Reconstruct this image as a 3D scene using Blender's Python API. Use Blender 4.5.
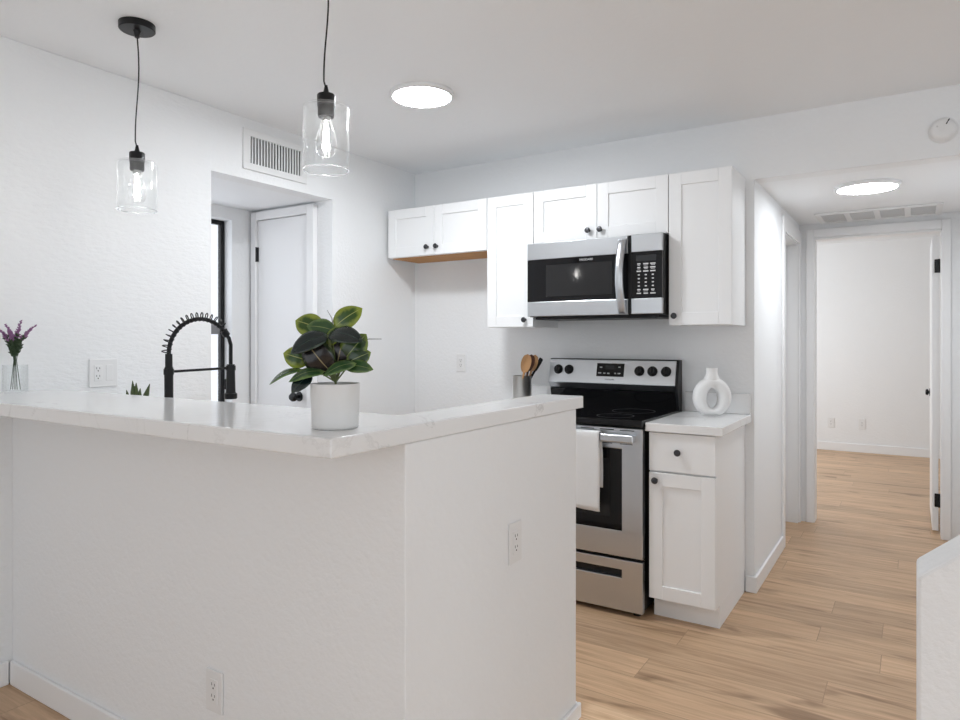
import bpy, bmesh, math, random
from mathutils import Vector, Matrix
random.seed(7)
PI = math.pi
SC = bpy.context.scene
COL = SC.collection
for o in list(bpy.data.objects): bpy.data.objects.remove(o)

# ------------------------------------------------------------------ camera, world, lights, exposure
cam = bpy.data.cameras.new('camera'); camo = bpy.data.objects.new('camera', cam); COL.objects.link(camo)
CH = 1.2982; YAW = 0.568; F = 677.53
camo.location = (0, 0, CH); camo.rotation_euler = (PI/2, 0, YAW)
cam.sensor_width = 36; cam.lens = 36*F/960; cam.shift_y = -19.9/960; cam.clip_start = .05
SC.camera = camo
W = bpy.data.worlds.new('world'); SC.world = W; W.use_nodes = True
W.node_tree.nodes['Background'].inputs[0].default_value = (.93, .96, 1, 1)
W.node_tree.nodes['Background'].inputs[1].default_value = 1.2
def area(name, loc, rot, sx, sy, power, color=(1, 1, 1)):
    l = bpy.data.lights.new(name, 'AREA'); l.shape = 'RECTANGLE'; l.size = sx; l.size_y = sy; l.energy = power; l.color = color
    o = bpy.data.objects.new(name, l); COL.objects.link(o); o.location = loc; o.rotation_euler = rot; return o
area('daylight_rear', (-.8, -3.35, 1.35), (PI/2+.6, 0, 0), 4.2, 2.2, 8.8, (.78, .905, 1))            # through the rear window wall, facing +y
area('daylight_right', (2.55, .4, 1.35), (PI/2+.6, 0, PI/2), 3.4, 2.1, 15, (.78, .905, 1))           # through the right-hand window, facing -x
area('daylight_bedroom', (-2.25, 7.4, 1.4), (PI/2, 0, -PI/2), 2.0, 1.6, 31, (.92, .965, 1))        # bedroom window, facing +x
area('daylight_alcove', (-3.85, 2.2, 1.5), (PI/2, 0, -PI/2), .9, 1.1, 3.5, (.96, .98, 1))           # alcove window, facing +x
sun = bpy.data.lights.new('sun', 'SUN'); sun.energy = 2.0; sun.angle = .005; sun.color = (.74, .87, 1)
suno = bpy.data.objects.new('sun', sun); COL.objects.link(suno); suno.location = (6, .5, 4); suno.rotation_euler = (0, math.radians(57.2), 0)   # low sun through the right-hand window, ending at the bar's end
vs = SC.view_settings
vs.view_transform = 'Standard'; vs.look = 'None'; vs.gamma = 1; vs.use_curve_mapping = False; vs.exposure = 0.12

# ------------------------------------------------------------------ materials
def nmat(name):
    m = bpy.data.materials.new(name); m.use_nodes = True
    nt = m.node_tree; return m, nt, nt.nodes['Principled BSDF']
def pmat(name, col, rough=.5, metal=0, bump=0, bscale=60, stretch=None, spec=None, coat=0, emit=None, estr=0):
    m, nt, b = nmat(name)
    b.inputs['Base Color'].default_value = (*col, 1); b.inputs['Roughness'].default_value = rough; b.inputs['Metallic'].default_value = metal
    if spec is not None: b.inputs['Specular IOR Level'].default_value = spec
    if coat: b.inputs['Coat Weight'].default_value = coat; b.inputs['Coat Roughness'].default_value = .05
    if emit: b.inputs['Emission Color'].default_value = (*emit, 1); b.inputs['Emission Strength'].default_value = estr
    if bump:
        tc = nt.nodes.new('ShaderNodeTexCoord'); mp = nt.nodes.new('ShaderNodeMapping'); n = nt.nodes.new('ShaderNodeTexNoise'); bp = nt.nodes.new('ShaderNodeBump')
        if stretch: mp.inputs['Scale'].default_value = stretch
        n.inputs['Scale'].default_value = bscale; n.inputs['Detail'].default_value = 4; n.inputs['Roughness'].default_value = .6
        bp.inputs['Strength'].default_value = bump; bp.inputs['Distance'].default_value = .004
        L = nt.links.new
        L(tc.outputs['Object'], mp.inputs[0]); L(mp.outputs[0], n.inputs['Vector']); L(n.outputs['Fac'], bp.inputs['Height']); L(bp.outputs[0], b.inputs['Normal'])
    return m
M = {}
M['wall'] = pmat('wall_paint', (.87, .878, .886), .62, bump=.6, bscale=55)
M['wall_streak'] = pmat('wall_paint_skip_trowel', (.87, .878, .886), .55, bump=.9, bscale=42, stretch=(1, .55, 1.5))
M['ceil'] = pmat('ceiling_paint', (.90, .915, .93), .7, bump=.3, bscale=40)
M['trim'] = pmat('trim_paint', (.88, .88, .885), .35)
M['door'] = pmat('door_paint', (.87, .87, .875), .4)
M['cab'] = pmat('cabinet_lacquer', (.89, .895, .90), .38, bump=.04, bscale=90)
M['steel'] = pmat('brushed_steel', (.59, .61, .635), .3, 1, bump=.05, bscale=30, stretch=(1, 1, 40))
M['steel_v'] = pmat('polished_steel', (.50, .49, .475), .32, 1)
M['black'] = pmat('black_metal', (.008, .008, .009), .34, spec=.3)
M['black_gloss'] = pmat('black_glass', (.006, .006, .007), .05, spec=.3)
M['black_plastic'] = pmat('black_plastic', (.010, .010, .011), .42, spec=.3)
M['dark_slot'] = pmat('dark_slot', (.01, .01, .01), .7)
M['pewter'] = pmat('dark_pewter', (.07, .07, .075), .35, .8)
M['plastic'] = pmat('white_plastic', (.82, .82, .82), .3)
M['print'] = pmat('white_print', (.62, .62, .62), .5)
M['lens'] = pmat('oven_window_glass', (.022, .022, .023), .06, spec=.3)
M['ceramic'] = pmat('matte_white_ceramic', (.86, .86, .855), .6, bump=.08, bscale=90)
M['pot'] = pmat('white_pot', (.74, .74, .735), .45)
M['soil'] = pmat('soil', (.025, .016, .01), .95, bump=.8, bscale=120)
M['stem'] = pmat('green_stem', (.12, .15, .045), .5)
M['twig'] = pmat('grey_twig', (.16, .15, .14), .7)
M['succulent'] = pmat('succulent_leaf', (.06, .09, .025), .4)
M['lav_green'] = pmat('sprig_green', (.03, .055, .022), .6)
M['lav_purple'] = pmat('sprig_purple', (.27, .12, .26), .7)
M['towel'] = pmat('white_towel', (.82, .82, .82), .9, bump=.5, bscale=220)
M['spoonwood'] = pmat('spoon_wood', (.50, .27, .12), .5, bump=.1, bscale=40, stretch=(8, 8, 1))
M['spoondark'] = pmat('dark_spoon_wood', (.09, .035, .02), .45)
M['bulb_base'] = pmat('bulb_cap', (.5, .5, .5), .3, 1)
M['grille_dark'] = pmat('grille_filter', (.66, .66, .66), .8)
M['grille_back'] = pmat('grille_shadow', (.05, .05, .05), .8)
M['led'] = pmat('led_panel', (.9, .95, 1), .5, emit=(.92, .962, 1), estr=104)
M['led_hall'] = pmat('hall_led_panel', (.9, .95, 1), .5, emit=(.92, .962, 1), estr=42)
M['filament'] = pmat('filament', (1, 1, 1), .5, emit=(1, .98, .95), estr=75)
M['rail_grey'] = pmat('grey_aluminium_rail', (.22, .22, .23), .45)
M['display'] = pmat('dark_display', (.02, .022, .025), .15)

def wood_pine():
    m, nt, b = nmat('unfinished_pine'); L = nt.links.new
    tc = nt.nodes.new('ShaderNodeTexCoord'); mp = nt.nodes.new('ShaderNodeMapping'); mp.inputs['Scale'].default_value = (2, 40, 40)
    n = nt.nodes.new('ShaderNodeTexNoise'); n.inputs['Scale'].default_value = 3; n.inputs['Detail'].default_value = 5
    cr = nt.nodes.new('ShaderNodeValToRGB'); cr.color_ramp.elements[0].color = (.36, .15, .035, 1); cr.color_ramp.elements[1].color = (.62, .31, .09, 1)
    L(tc.outputs['Object'], mp.inputs[0]); L(mp.outputs[0], n.inputs['Vector']); L(n.outputs['Fac'], cr.inputs[0]); L(cr.outputs[0], b.inputs['Base Color'])
    b.inputs['Roughness'].default_value = .6; return m
M['pine'] = wood_pine()

def floor_mat():
    m, nt, b = nmat('oak_plank_floor'); L = nt.links.new; N = nt.nodes.new
    tc = N('ShaderNodeTexCoord'); mp = N('ShaderNodeMapping'); mp.inputs['Location'].default_value = (.32, .03, 0)
    br = N('ShaderNodeTexBrick'); br.offset = 0; br.squash = 1
    br.inputs['Scale'].default_value = 1; br.inputs['Brick Width'].default_value = 1.22; br.inputs['Row Height'].default_value = .182
    br.inputs['Mortar Size'].default_value = .0016; br.inputs['Mortar Smooth'].default_value = .3; br.inputs['Bias'].default_value = 0
    br.inputs['Color1'].default_value = (0, 0, 0, 1); br.inputs['Color2'].default_value = (1, 1, 1, 1); br.inputs['Mortar'].default_value = (.5, .5, .5, 1)
    L(tc.outputs['Object'], mp.inputs[0])
    sx_ = N('ShaderNodeSeparateXYZ'); L(mp.outputs[0], sx_.inputs[0])
    dv = N('ShaderNodeMath'); dv.operation = 'DIVIDE'; dv.inputs[1].default_value = .182; L(sx_.outputs[1], dv.inputs[0])
    fl = N('ShaderNodeMath'); fl.operation = 'FLOOR'; L(dv.outputs[0], fl.inputs[0])
    wn_ = N('ShaderNodeTexWhiteNoise'); wn_.noise_dimensions = '1D'; L(fl.outputs[0], wn_.inputs['W'])
    ma = N('ShaderNodeMath'); ma.operation = 'MULTIPLY_ADD'; ma.inputs[1].default_value = 1.22; L(wn_.outputs['Value'], ma.inputs[0]); L(sx_.outputs[0], ma.inputs[2])
    cb = N('ShaderNodeCombineXYZ'); L(ma.outputs[0], cb.inputs[0]); L(sx_.outputs[1], cb.inputs[1]); L(cb.outputs[0], br.inputs['Vector'])
    # grain, shifted per plank
    sep = N('ShaderNodeSeparateColor'); L(br.outputs['Color'], sep.inputs[0])
    cmb = N('ShaderNodeCombineXYZ'); mul = N('ShaderNodeMath'); mul.operation = 'MULTIPLY'; mul.inputs[1].default_value = 37
    L(sep.outputs[0], mul.inputs[0]); L(mul.outputs[0], cmb.inputs[0]); L(mul.outputs[0], cmb.inputs[2])
    add = N('ShaderNodeVectorMath'); L(mp.outputs[0], add.inputs[0]); L(cmb.outputs[0], add.inputs[1])
    def noise(scale, st, detail=5, rough=.6, dist=0):
        mm = N('ShaderNodeMapping'); mm.inputs['Scale'].default_value = st; L(add.outputs[0], mm.inputs[0])
        n = N('ShaderNodeTexNoise'); n.inputs['Scale'].default_value = scale; n.inputs['Detail'].default_value = detail; n.inputs['Roughness'].default_value = rough; n.inputs['Distortion'].default_value = dist
        L(mm.outputs[0], n.inputs['Vector']); return n
    g1 = noise(3.0, (.8, 14, 1), 6, .65, .6); g2 = noise(2.2, (1, 5, 1), 3, .5, .8); g3 = noise(9, (1, 60, 1), 3)
    cr = N('ShaderNodeValToRGB'); e = cr.color_ramp.elements
    e[0].position = .25; e[0].color = (.40, .245, .135, 1); e[1].position = .75; e[1].color = (.72, .495, .315, 1)
    L(g1.outputs['Fac'], cr.inputs[0])
    kn = N('ShaderNodeValToRGB'); kn.color_ramp.elements[0].position = .30; kn.color_ramp.elements[0].color = (.40, .33, .27, 1); kn.color_ramp.elements[1].position = .42; kn.color_ramp.elements[1].color = (1, 1, 1, 1)
    L(g2.outputs['Fac'], kn.inputs[0])
    mx = N('ShaderNodeMix'); mx.data_type = 'RGBA'; mx.blend_type = 'MULTIPLY'; mx.inputs[0].default_value = .7
    L(cr.outputs[0], mx.inputs[6]); L(kn.outputs[0], mx.inputs[7])
    tone = N('ShaderNodeValToRGB'); tone.color_ramp.elements[0].color = (.88, .87, .86, 1); tone.color_ramp.elements[1].color = (1.12, 1.12, 1.12, 1)
    L(sep.outputs[0], tone.inputs[0])
    mx2 = N('ShaderNodeMix'); mx2.data_type = 'RGBA'; mx2.blend_type = 'MULTIPLY'; mx2.inputs[0].default_value = 1
    L(mx.outputs[2], mx2.inputs[6]); L(tone.outputs[0], mx2.inputs[7])
    mx3 = N('ShaderNodeMix'); mx3.data_type = 'RGBA'; mx3.inputs[7].default_value = (.17, .095, .05, 1)
    mf = N('ShaderNodeMath'); mf.operation = 'MULTIPLY'; mf.inputs[1].default_value = .5
    L(br.outputs['Fac'], mf.inputs[0]); L(mf.outputs[0], mx3.inputs[0]); L(mx2.outputs[2], mx3.inputs[6]); L(mx3.outputs[2], b.inputs['Base Color'])
    b.inputs['Roughness'].default_value = .42
    bp = N('ShaderNodeBump'); bp.inputs['Strength'].default_value = .12; bp.inputs['Distance'].default_value = .002
    L(g3.outputs['Fac'], bp.inputs['Height']); L(bp.outputs[0], b.inputs['Normal'])
    return m
M['floor'] = floor_mat()

def quartz():
    m, nt, b = nmat('white_quartz'); L = nt.links.new; N = nt.nodes.new
    tc = N('ShaderNodeTexCoord'); n0 = N('ShaderNodeTexNoise'); n0.inputs['Scale'].default_value = 2.2; n0.inputs['Detail'].default_value = 6
    n1 = N('ShaderNodeTexNoise'); n1.inputs['Scale'].default_value = 2.1; n1.inputs['Detail'].default_value = 9; n1.inputs['Roughness'].default_value = .62; n1.inputs['Distortion'].default_value = 1.4
    L(tc.outputs['Object'], n0.inputs['Vector']); L(tc.outputs['Object'], n1.inputs['Vector'])
    r = N('ShaderNodeValToRGB'); e = r.color_ramp.elements
    e[0].position = .485; e[0].color = (0, 0, 0, 1); e[1].position = .5; e[1].color = (1, 1, 1, 1); k = e.new(.515); k.color = (0, 0, 0, 1)
    L(n1.outputs['Fac'], r.inputs[0])
    r2 = N('ShaderNodeValToRGB'); r2.color_ramp.elements[0].position = .5; r2.color_ramp.elements[1].position = .68
    L(n0.outputs['Fac'], r2.inputs[0])
    mu = N('ShaderNodeMath'); mu.operation = 'MULTIPLY'; L(r.outputs[0], mu.inputs[0]); L(r2.outputs[0], mu.inputs[1])
    mx = N('ShaderNodeMix'); mx.data_type = 'RGBA'; mx.inputs[6].default_value = (.84, .84, .84, 1); mx.inputs[7].default_value = (.62, .618, .614, 1)
    L(mu.outputs[0], mx.inputs[0]); L(mx.outputs[2], b.inputs['Base Color'])
    b.inputs['Roughness'].default_value = .14
    return m
M['quartz'] = quartz()

def thin_glass(name, tint=(1, 1, 1), k=1.0, base=.03, haze=.0, edge=.0):  # haze and edge whiten the glass in place of refracted light
    m = bpy.data.materials.new(name); m.use_nodes = True; nt = m.node_tree; nt.nodes.clear(); L = nt.links.new; N = nt.nodes.new
    out = N('ShaderNodeOutputMaterial'); t = N('ShaderNodeBsdfTransparent'); g = N('ShaderNodeBsdfGlossy'); mx = N('ShaderNodeMixShader'); lw = N('ShaderNodeLayerWeight')
    t.inputs[0].default_value = (*tint, 1); g.inputs['Roughness'].default_value = .03
    lw.inputs['Blend'].default_value = .2
    tr = N('ShaderNodeBsdfTranslucent'); tr.inputs[0].default_value = (.95, .97, 1, 1); m2 = N('ShaderNodeMixShader'); pw = N('ShaderNodeMath'); pw.operation = 'POWER'; pw.inputs[1].default_value = 4; mh = N('ShaderNodeMath'); mh.operation = 'MULTIPLY_ADD'; mh.inputs[1].default_value = edge; mh.inputs[2].default_value = haze; mh.use_clamp = True; L(lw.outputs['Facing'], pw.inputs[0]); L(pw.outputs[0], mh.inputs[0]); L(mh.outputs[0], m2.inputs[0]); L(t.outputs[0], m2.inputs[1]); L(tr.outputs[0], m2.inputs[2])
    mm = N('ShaderNodeMath'); mm.operation = 'MULTIPLY_ADD'; mm.inputs[1].default_value = .55*k; mm.inputs[2].default_value = base; mm.use_clamp = True
    L(lw.outputs['Facing'], mm.inputs[0]); L(mm.outputs[0], mx.inputs[0]); L(m2.outputs[0], mx.inputs[1]); L(g.outputs[0], mx.inputs[2]); L(mx.outputs[0], out.inputs[0])
    return m
M['glass'] = thin_glass('clear_glass', (.995, 1, 1), .6, .02, .012, .55)
M['glass_rim'] = thin_glass('thick_glass_rim', (1, 1, 1), .8, .1, .45, .3)  # extra white stands in for bulb light caught in the lip
M['bulb_glass'] = thin_glass('bulb_glass', (1, 1, 1), .5, .01, .01, .8)
M['pane'] = thin_glass('window_glass', (.97, .98, 1), .6, .04)

def leaf_mat(name, edge, mid, rib, e0=.35, e1=.8):
    m, nt, b = nmat(name); L = nt.links.new; N = nt.nodes.new
    uv = N('ShaderNodeUVMap'); sp = N('ShaderNodeSeparateXYZ'); L(uv.outputs[0], sp.inputs[0])
    ab = N('ShaderNodeMath'); ab.operation = 'ABSOLUTE'; L(sp.outputs[0], ab.inputs[0])
    v = N('ShaderNodeMath'); v.operation = 'MULTIPLY_ADD'; v.inputs[1].default_value = 2; v.inputs[2].default_value = -1; L(sp.outputs[1], v.inputs[0])
    va = N('ShaderNodeMath'); va.operation = 'ABSOLUTE'; L(v.outputs[0], va.inputs[0])
    mxx = N('ShaderNodeMath'); mxx.operation = 'MAXIMUM'; L(ab.outputs[0], mxx.inputs[0]); L(va.outputs[0], mxx.inputs[1])
    tc = N('ShaderNodeTexCoord'); n = N('ShaderNodeTexNoise'); n.inputs['Scale'].default_value = 70; n.inputs['Detail'].default_value = 4; L(tc.outputs['Object'], n.inputs['Vector'])
    ad = N('ShaderNodeMath'); ad.operation = 'MULTIPLY_ADD'; ad.inputs[1].default_value = .7; L(n.outputs['Fac'], ad.inputs[0])
    sb = N('ShaderNodeMath'); sb.operation = 'SUBTRACT'; sb.inputs[1].default_value = .35; L(mxx.outputs[0], sb.inputs[0]); L(sb.outputs[0], ad.inputs[2])
    cr = N('ShaderNodeValToRGB'); e = cr.color_ramp.elements; e[0].position = e0; e[0].color = (*mid, 1); e[1].position = e1; e[1].color = (*edge, 1)
    L(ad.outputs[0], cr.inputs[0])
    lt = N('ShaderNodeMath'); lt.operation = 'LESS_THAN'; lt.inputs[1].default_value = .036; L(ab.outputs[0], lt.inputs[0])
    mx = N('ShaderNodeMix'); mx.data_type = 'RGBA'; mx.inputs[7].default_value = (*rib, 1); L(lt.outputs[0], mx.inputs[0]); L(cr.outputs[0], mx.inputs[6])
    L(mx.outputs[2], b.inputs['Base Color']); b.inputs['Roughness'].default_value = .22
    return m
M['leaf_lime'] = leaf_mat('lime_edged_leaf', (.24, .30, .035), (.03, .075, .010), (.34, .38, .10), .42, .75)
M['leaf_edge'] = leaf_mat('thin_edged_leaf', (.16, .23, .03), (.018, .045, .012), (.22, .27, .10), .62, .9)
M['leaf_dark'] = leaf_mat('dark_leaf', (.03, .05, .03), (.007, .016, .016), (.03, .05, .04), .8, 1.1)
M['leaf_wine'] = leaf_mat('wine_leaf', (.03, .05, .015), (.012, .010, .010), (.26, .22, .12), .8, 1.1)
M['leaf_green'] = leaf_mat('green_leaf', (.12, .20, .05), (.03, .075, .025), (.18, .24, .08), .6, .95)

# ------------------------------------------------------------------ helpers
class MB:
    """collects shapes into one bmesh, then links them as one mesh object"""
    def __init__(s): s.bm = bmesh.new()
    def box(s, x0, x1, y0, y1, z0, z1, bev=0, seg=2):
        r = bmesh.ops.create_cube(s.bm, size=1)
        bmesh.ops.scale(s.bm, vec=(x1-x0, y1-y0, z1-z0), verts=r['verts'])
        bmesh.ops.translate(s.bm, vec=((x0+x1)/2, (y0+y1)/2, (z0+z1)/2), verts=r['verts'])
        if bev:
            es = list({e for v in r['verts'] for e in v.link_edges})
            bmesh.ops.bevel(s.bm, geom=es, offset=bev, segments=seg, affect='EDGES', profile=.5)
        return s
    def prism(s, pts, axis, a0, a1, bev=0):
        """pts: 2-D outline; axis 'x': (y,z), 'y': (x,z), 'z': (x,y)"""
        def mk(p, a):
            return {'x': (a, p[0], p[1]), 'y': (p[0], a, p[1]), 'z': (p[0], p[1], a)}[axis]
        A = [s.bm.verts.new(mk(p, a0)) for p in pts]; B = [s.bm.verts.new(mk(p, a1)) for p in pts]
        n = len(pts); fs = [s.bm.faces.new(A[::-1]), s.bm.faces.new(B)]
        for i in range(n): fs.append(s.bm.faces.new((A[i], A[(i+1) % n], B[(i+1) % n], B[i])))
        bmesh.ops.recalc_face_normals(s.bm, faces=fs)
        if bev:
            es = list({e for f in fs for e in f.edges})
            bmesh.ops.bevel(s.bm, geom=es, offset=bev, segments=2, affect='EDGES', profile=.5)
        return s
    def ring(s, c, r, u, v, n):
        return [s.bm.verts.new(c + u*(r*math.cos(2*PI*i/n)) + v*(r*math.sin(2*PI*i/n))) for i in range(n)]
    def tube(s, pts, r, n=10, cap=True):
        pts = [Vector(p) for p in pts]
        rs = r if isinstance(r, (list, tuple)) else [r]*len(pts)
        prev = None; u = None
        for i, p in enumerate(pts):
            t = (pts[min(i+1, len(pts)-1)] - pts[max(i-1, 0)]).normalized()
            if u is None:
                u = t.orthogonal().normalized()
            else:
                u = (u - t*u.dot(t)).normalized()
            v = t.cross(u)
            R = s.ring(p, rs[i], u, v, n)
            if prev:
                for k in range(n): s.bm.faces.new((prev[k], prev[(k+1) % n], R[(k+1) % n], R[k]))
            elif cap: s.bm.faces.new(R[::-1])
            prev = R
        if cap: s.bm.faces.new(prev)
        return s
    def lathe(s, prof, c=(0, 0, 0), axis='z', n=32, sgn=1):
        c = Vector(c)
        ax = {'z': (Vector((1, 0, 0)), Vector((0, 1, 0)), Vector((0, 0, 1))), 'y': (Vector((1, 0, 0)), Vector((0, 0, 1)), Vector((0, 1, 0))), 'x': (Vector((0, 1, 0)), Vector((0, 0, 1)), Vector((1, 0, 0)))}[axis]
        prev = None; fs = []
        for r, h in prof:
            base = c + ax[2]*(h*sgn)
            R = [s.bm.verts.new(base)] if r < 1e-6 else s.ring(base, r, ax[0], ax[1], n)
            if prev is not None:
                if len(prev) == 1 and len(R) > 1:
                    for k in range(n): fs.append(s.bm.faces.new((prev[0], R[(k+1) % n], R[k])))
                elif len(R) == 1 and len(prev) > 1:
                    for k in range(n): fs.append(s.bm.faces.new((prev[k], prev[(k+1) % n], R[0])))
                elif len(R) > 1:
                    for k in range(n): fs.append(s.bm.faces.new((prev[k], prev[(k+1) % n], R[(k+1) % n], R[k])))
            prev = R
        bmesh.ops.recalc_face_normals(s.bm, faces=fs)
        return s
    def out(s, name, mat, parent=None, smooth=False, angle=35):
        me = bpy.data.meshes.new(name)
        if parent is not None: bmesh.ops.translate(s.bm, vec=-parent_loc(parent), verts=s.bm.verts)
        s.bm.normal_update(); s.bm.to_mesh(me); s.bm.free()
        me.materials.append(M[mat] if isinstance(mat, str) else mat)
        o = bpy.data.objects.new(name, me); COL.objects.link(o)
        if parent is not None: o.parent = parent
        if smooth:
            for p in me.polygons: p.use_smooth = True
            bpy.context.view_layer.objects.active = o
            me.set_sharp_from_angle(angle=math.radians(angle))
        return o
def parent_loc(p):
    v = Vector((0, 0, 0))
    while p is not None: v += p.location; p = p.parent
    return v
def tag(o, label, cat, group=None, kind=None):
    o['label'] = label; o['category'] = cat
    if group: o['group'] = group
    if kind: o['kind'] = kind
    return o
def thing(name, label, cat, loc, group=None, kind=None):
    o = bpy.data.objects.new(name, None); COL.objects.link(o); o.location = loc; o.empty_display_size = .05
    return tag(o, label, cat, group, kind)
def dup_tree(o, parent=None):
    c = o.copy(); COL.objects.link(c)
    if parent is not None: c.parent = parent
    for ch in list(o.children): dup_tree(ch, c)
    return c
def struct(name, mb, mat, label=None, cat=None):
    o = mb.out(name, mat); o['kind'] = 'structure'
    if label: o['label'] = label; o['category'] = cat
    return o
def text(name, s, mat, loc, size, parent, rot=(PI/2, 0, 0)):
    cu = bpy.data.curves.new(name, 'FONT'); cu.body = s; cu.size = size; cu.align_x = 'CENTER'; cu.align_y = 'CENTER'; cu.extrude = .0003
    t = bpy.data.objects.new(name, cu); COL.objects.link(t)
    dg = bpy.context.evaluated_depsgraph_get(); me = bpy.data.meshes.new_from_object(t.evaluated_get(dg))
    bpy.data.objects.remove(t)
    me.materials.clear(); me.materials.append(M[mat])
    o = bpy.data.objects.new(name, me); COL.objects.link(o); o.rotation_euler = rot
    o.parent = parent; o.location = Vector(loc) - parent_loc(parent); return o

# ------------------------------------------------------------------ the room shell
XW = -2.88          # left wall face
XV = -2.89          # vent wall face
YB = 3.696          # kitchen back wall face
XH = -.685          # hall left wall face
ZC = 2.44; ZS = 2.125; YF = 5.342; YBR = 8.97
ZO = 2.128; YO0 = 2.080; YO1 = 2.907; XA = -3.592
struct('floor', MB().box(-3.8, 2.6, -3.4, 9.15, -.1, 0), 'floor', 'light oak plank floor running through kitchen, hall and bedroom', 'floor')
struct('ceiling', MB().box(-3.0, 2.6, -3.4, YB+.11, ZC, ZC+.1), 'ceil', 'white ceiling over the kitchen', 'ceiling')
b = MB(); b.box(-3.0, XW, -3.4, YO0, 0, ZC, .004)
struct('wall_left', b, 'wall_streak', 'textured white wall at the left end of the bar', 'wall')
b = MB(); b.box(-3.0, XV, YO0, YO1, ZO, ZC); b.box(-3.75, XV, YO1, YB+.11, 0, ZC)
struct('wall_doorway', b, 'wall', 'white wall with an air vent above the doorway to the entry', 'wall')
b = MB(); b.box(-3.0, XH, YB, YB+.11, 0, ZC); b.box(XH, 2.6, YB, YB+.11, ZS, ZC); b.box(.30, 2.6, YB, YB+.11, 0, ZS)
struct('wall_back', b, 'wall', 'white kitchen back wall with header over the hall', 'wall')
# alcove behind the doorway
b = MB(); b.box(XA-.11, XA, 2.741, YO1, 0, ZO); b.box(XA-.11, XA, 1.6, 1.80, 0, ZO); b.box(XA-.11, XA, 1.80, 2.741, 2.05, ZO); b.box(XA-.11, XA, 1.80, 2.741, 0, .55); b.box(XA-.11, -3.0, 1.5, 1.6, 0, ZO)
struct('wall_entry', b, 'wall', 'white wall of the entry alcove around its black framed window', 'wall')
struct('ceiling_entry', MB().box(XA-.11, -3.0, 1.5, YO1, ZO, ZO+.1), 'ceil', 'low white ceiling of the entry alcove', 'ceiling')
# window in the alcove
wn = thing('window_1', 'tall black framed sliding window beside the white entry door', 'window', (XA-.085, 2.27, .55), kind='structure')
b = MB(); b.box(XA-.10, XA-.07, 2.712, 2.741, .55, 2.05, .003); b.box(XA-.11, XA-.07, 1.80, 1.84, .55, 2.05, .003); b.box(XA-.10, XA-.07, 1.84, 2.712, 2.022, 2.05, .003); b.box(XA-.10, XA-.07, 1.84, 2.712, .55, .585, .003)
b.out('window_frame', 'black', wn)
MB().box(XA-.099, XA-.078, 1.84, 2.712, 1.335, 1.40, .003).out('meeting_rail', 'rail_grey', wn)
MB().box(XA-.095, XA-.091, 1.84, 2.712, .585, 2.022).out('pane', 'pane', wn)
# door in the alcove
dr = thing('door_1', 'white flat entry door with a black knob beyond the doorway', 'door', (-3.3, 2.9, .01), kind='structure')
MB().box(-3.525, -3.072, 2.885, 2.905, .01, 2.056, .002).out('door_slab', 'door', dr)
b = MB(); b.lathe([(0, .07), (.019, .067), (.027, .055), (.027, .042), (.016, .032), (.011, .02), (.011, .006), (.028, .006), (.030, .0), (0, 0)], (-3.145, 2.885, .955), 'y', 24, -1)
b.out('door_knob', 'black', dr, True)
for z in (1.844, .22):
    b = MB(); b.box(-3.531, -3.514, 2.876, 2.885, z-.045, z+.045, .002); b.tube([(-3.53, 2.875, z-.047), (-3.53, 2.875, z+.047)], .006, 8); b.out('hinge', 'black', dr)
b = MB(); b.box(-3.575, -3.528, 2.868, 2.906, 0, 2.112, .004); b.box(-3.069, -3.012, 2.868, 2.906, 0, 2.112, .004); b.box(-3.528, -3.069, 2.868, 2.906, 2.06, 2.112, .004)
struct('trim_1', b, 'trim', 'white casing around the flat entry door', 'trim')

# hall
b = MB(); b.box(XH-.11, XH, YB+.11, 4.63, 0, ZS+.1); b.box(XH-.11, XH, 4.63, 5.285, 1.99, ZS+.1)
b.box(XH-.8, XH-.11, 5.285, YF, 0, ZS+.1); b.box(XH-.11, XH, 5.285, YF, 0, ZS+.1); b.box(XH-.8, XH-.11, 4.4, 4.5, 0, ZS+.1); b.box(XH-.85, XH-.8, 4.4, YF, 0, ZS+.1)
struct('wall_hall', b, 'wall', 'white left wall of the hall beside the tall cabinet', 'wall')
struct('ceiling_hall', MB().box(XH-.85, .45, YB+.11, YF+.12, ZS, ZS+.1), 'ceil', 'dropped white hall ceiling with a round light', 'ceiling')
b = MB(); b.box(-3.0, -.594, YF, YF+.115, 0, ZC); b.box(.166, 1.6, YF, YF+.115, 0, ZC); b.box(-.594, .166, YF, YF+.115, 2.022, ZC)
struct('wall_hall_end', b, 'wall', 'white wall at the end of the hall around the bedroom doorway', 'wall')
struct('wall_hall_right', MB().box(.34, .45, YB+.11, YF, 0, ZS), 'wall', 'white right wall of the hall', 'wall')
b = MB()
b.box(XH, XH+.014, 4.555, 4.620, 0, 2.075, .004); b.box(XH, XH+.014, 5.283, 5.335, 0, 2.075, .004); b.box(XH, XH+.014, 4.620, 5.283, 1.985, 2.075, .004)
b.box(XH-.11, XH, 5.265, 5.285, 0, 1.99); b.box(XH-.11, XH, 4.63, 4.645, 0, 1.99); b.box(XH-.11, XH, 4.645, 5.265, 1.975, 1.99)
struct('trim_2', b, 'trim', 'white casing of the side doorway in the hall', 'trim')
b = MB()
b.box(-.640, -.590, YF-.016, YF, 0, 2.085, .004); b.box(.162, .212, YF-.016, YF, 0, 2.085, .004); b.box(-.590, .162, YF-.016, YF, 2.024, 2.085, .004)
b.box(-.594, -.585, YF-.004, YF+.12, 0, 2.018, .002); b.box(.157, .166, YF-.004, YF+.12, 0, 2.018, .002); b.box(-.585, .157, YF-.004, YF+.12, 2.010, 2.0219, .002)
struct('trim_3', b, 'trim', 'white casing around the open bedroom doorway', 'trim')
d3 = thing('door_3', 'closed white door in the left wall of the hall', 'door', (XH-.045, 4.97, .01), kind='structure')
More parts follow.
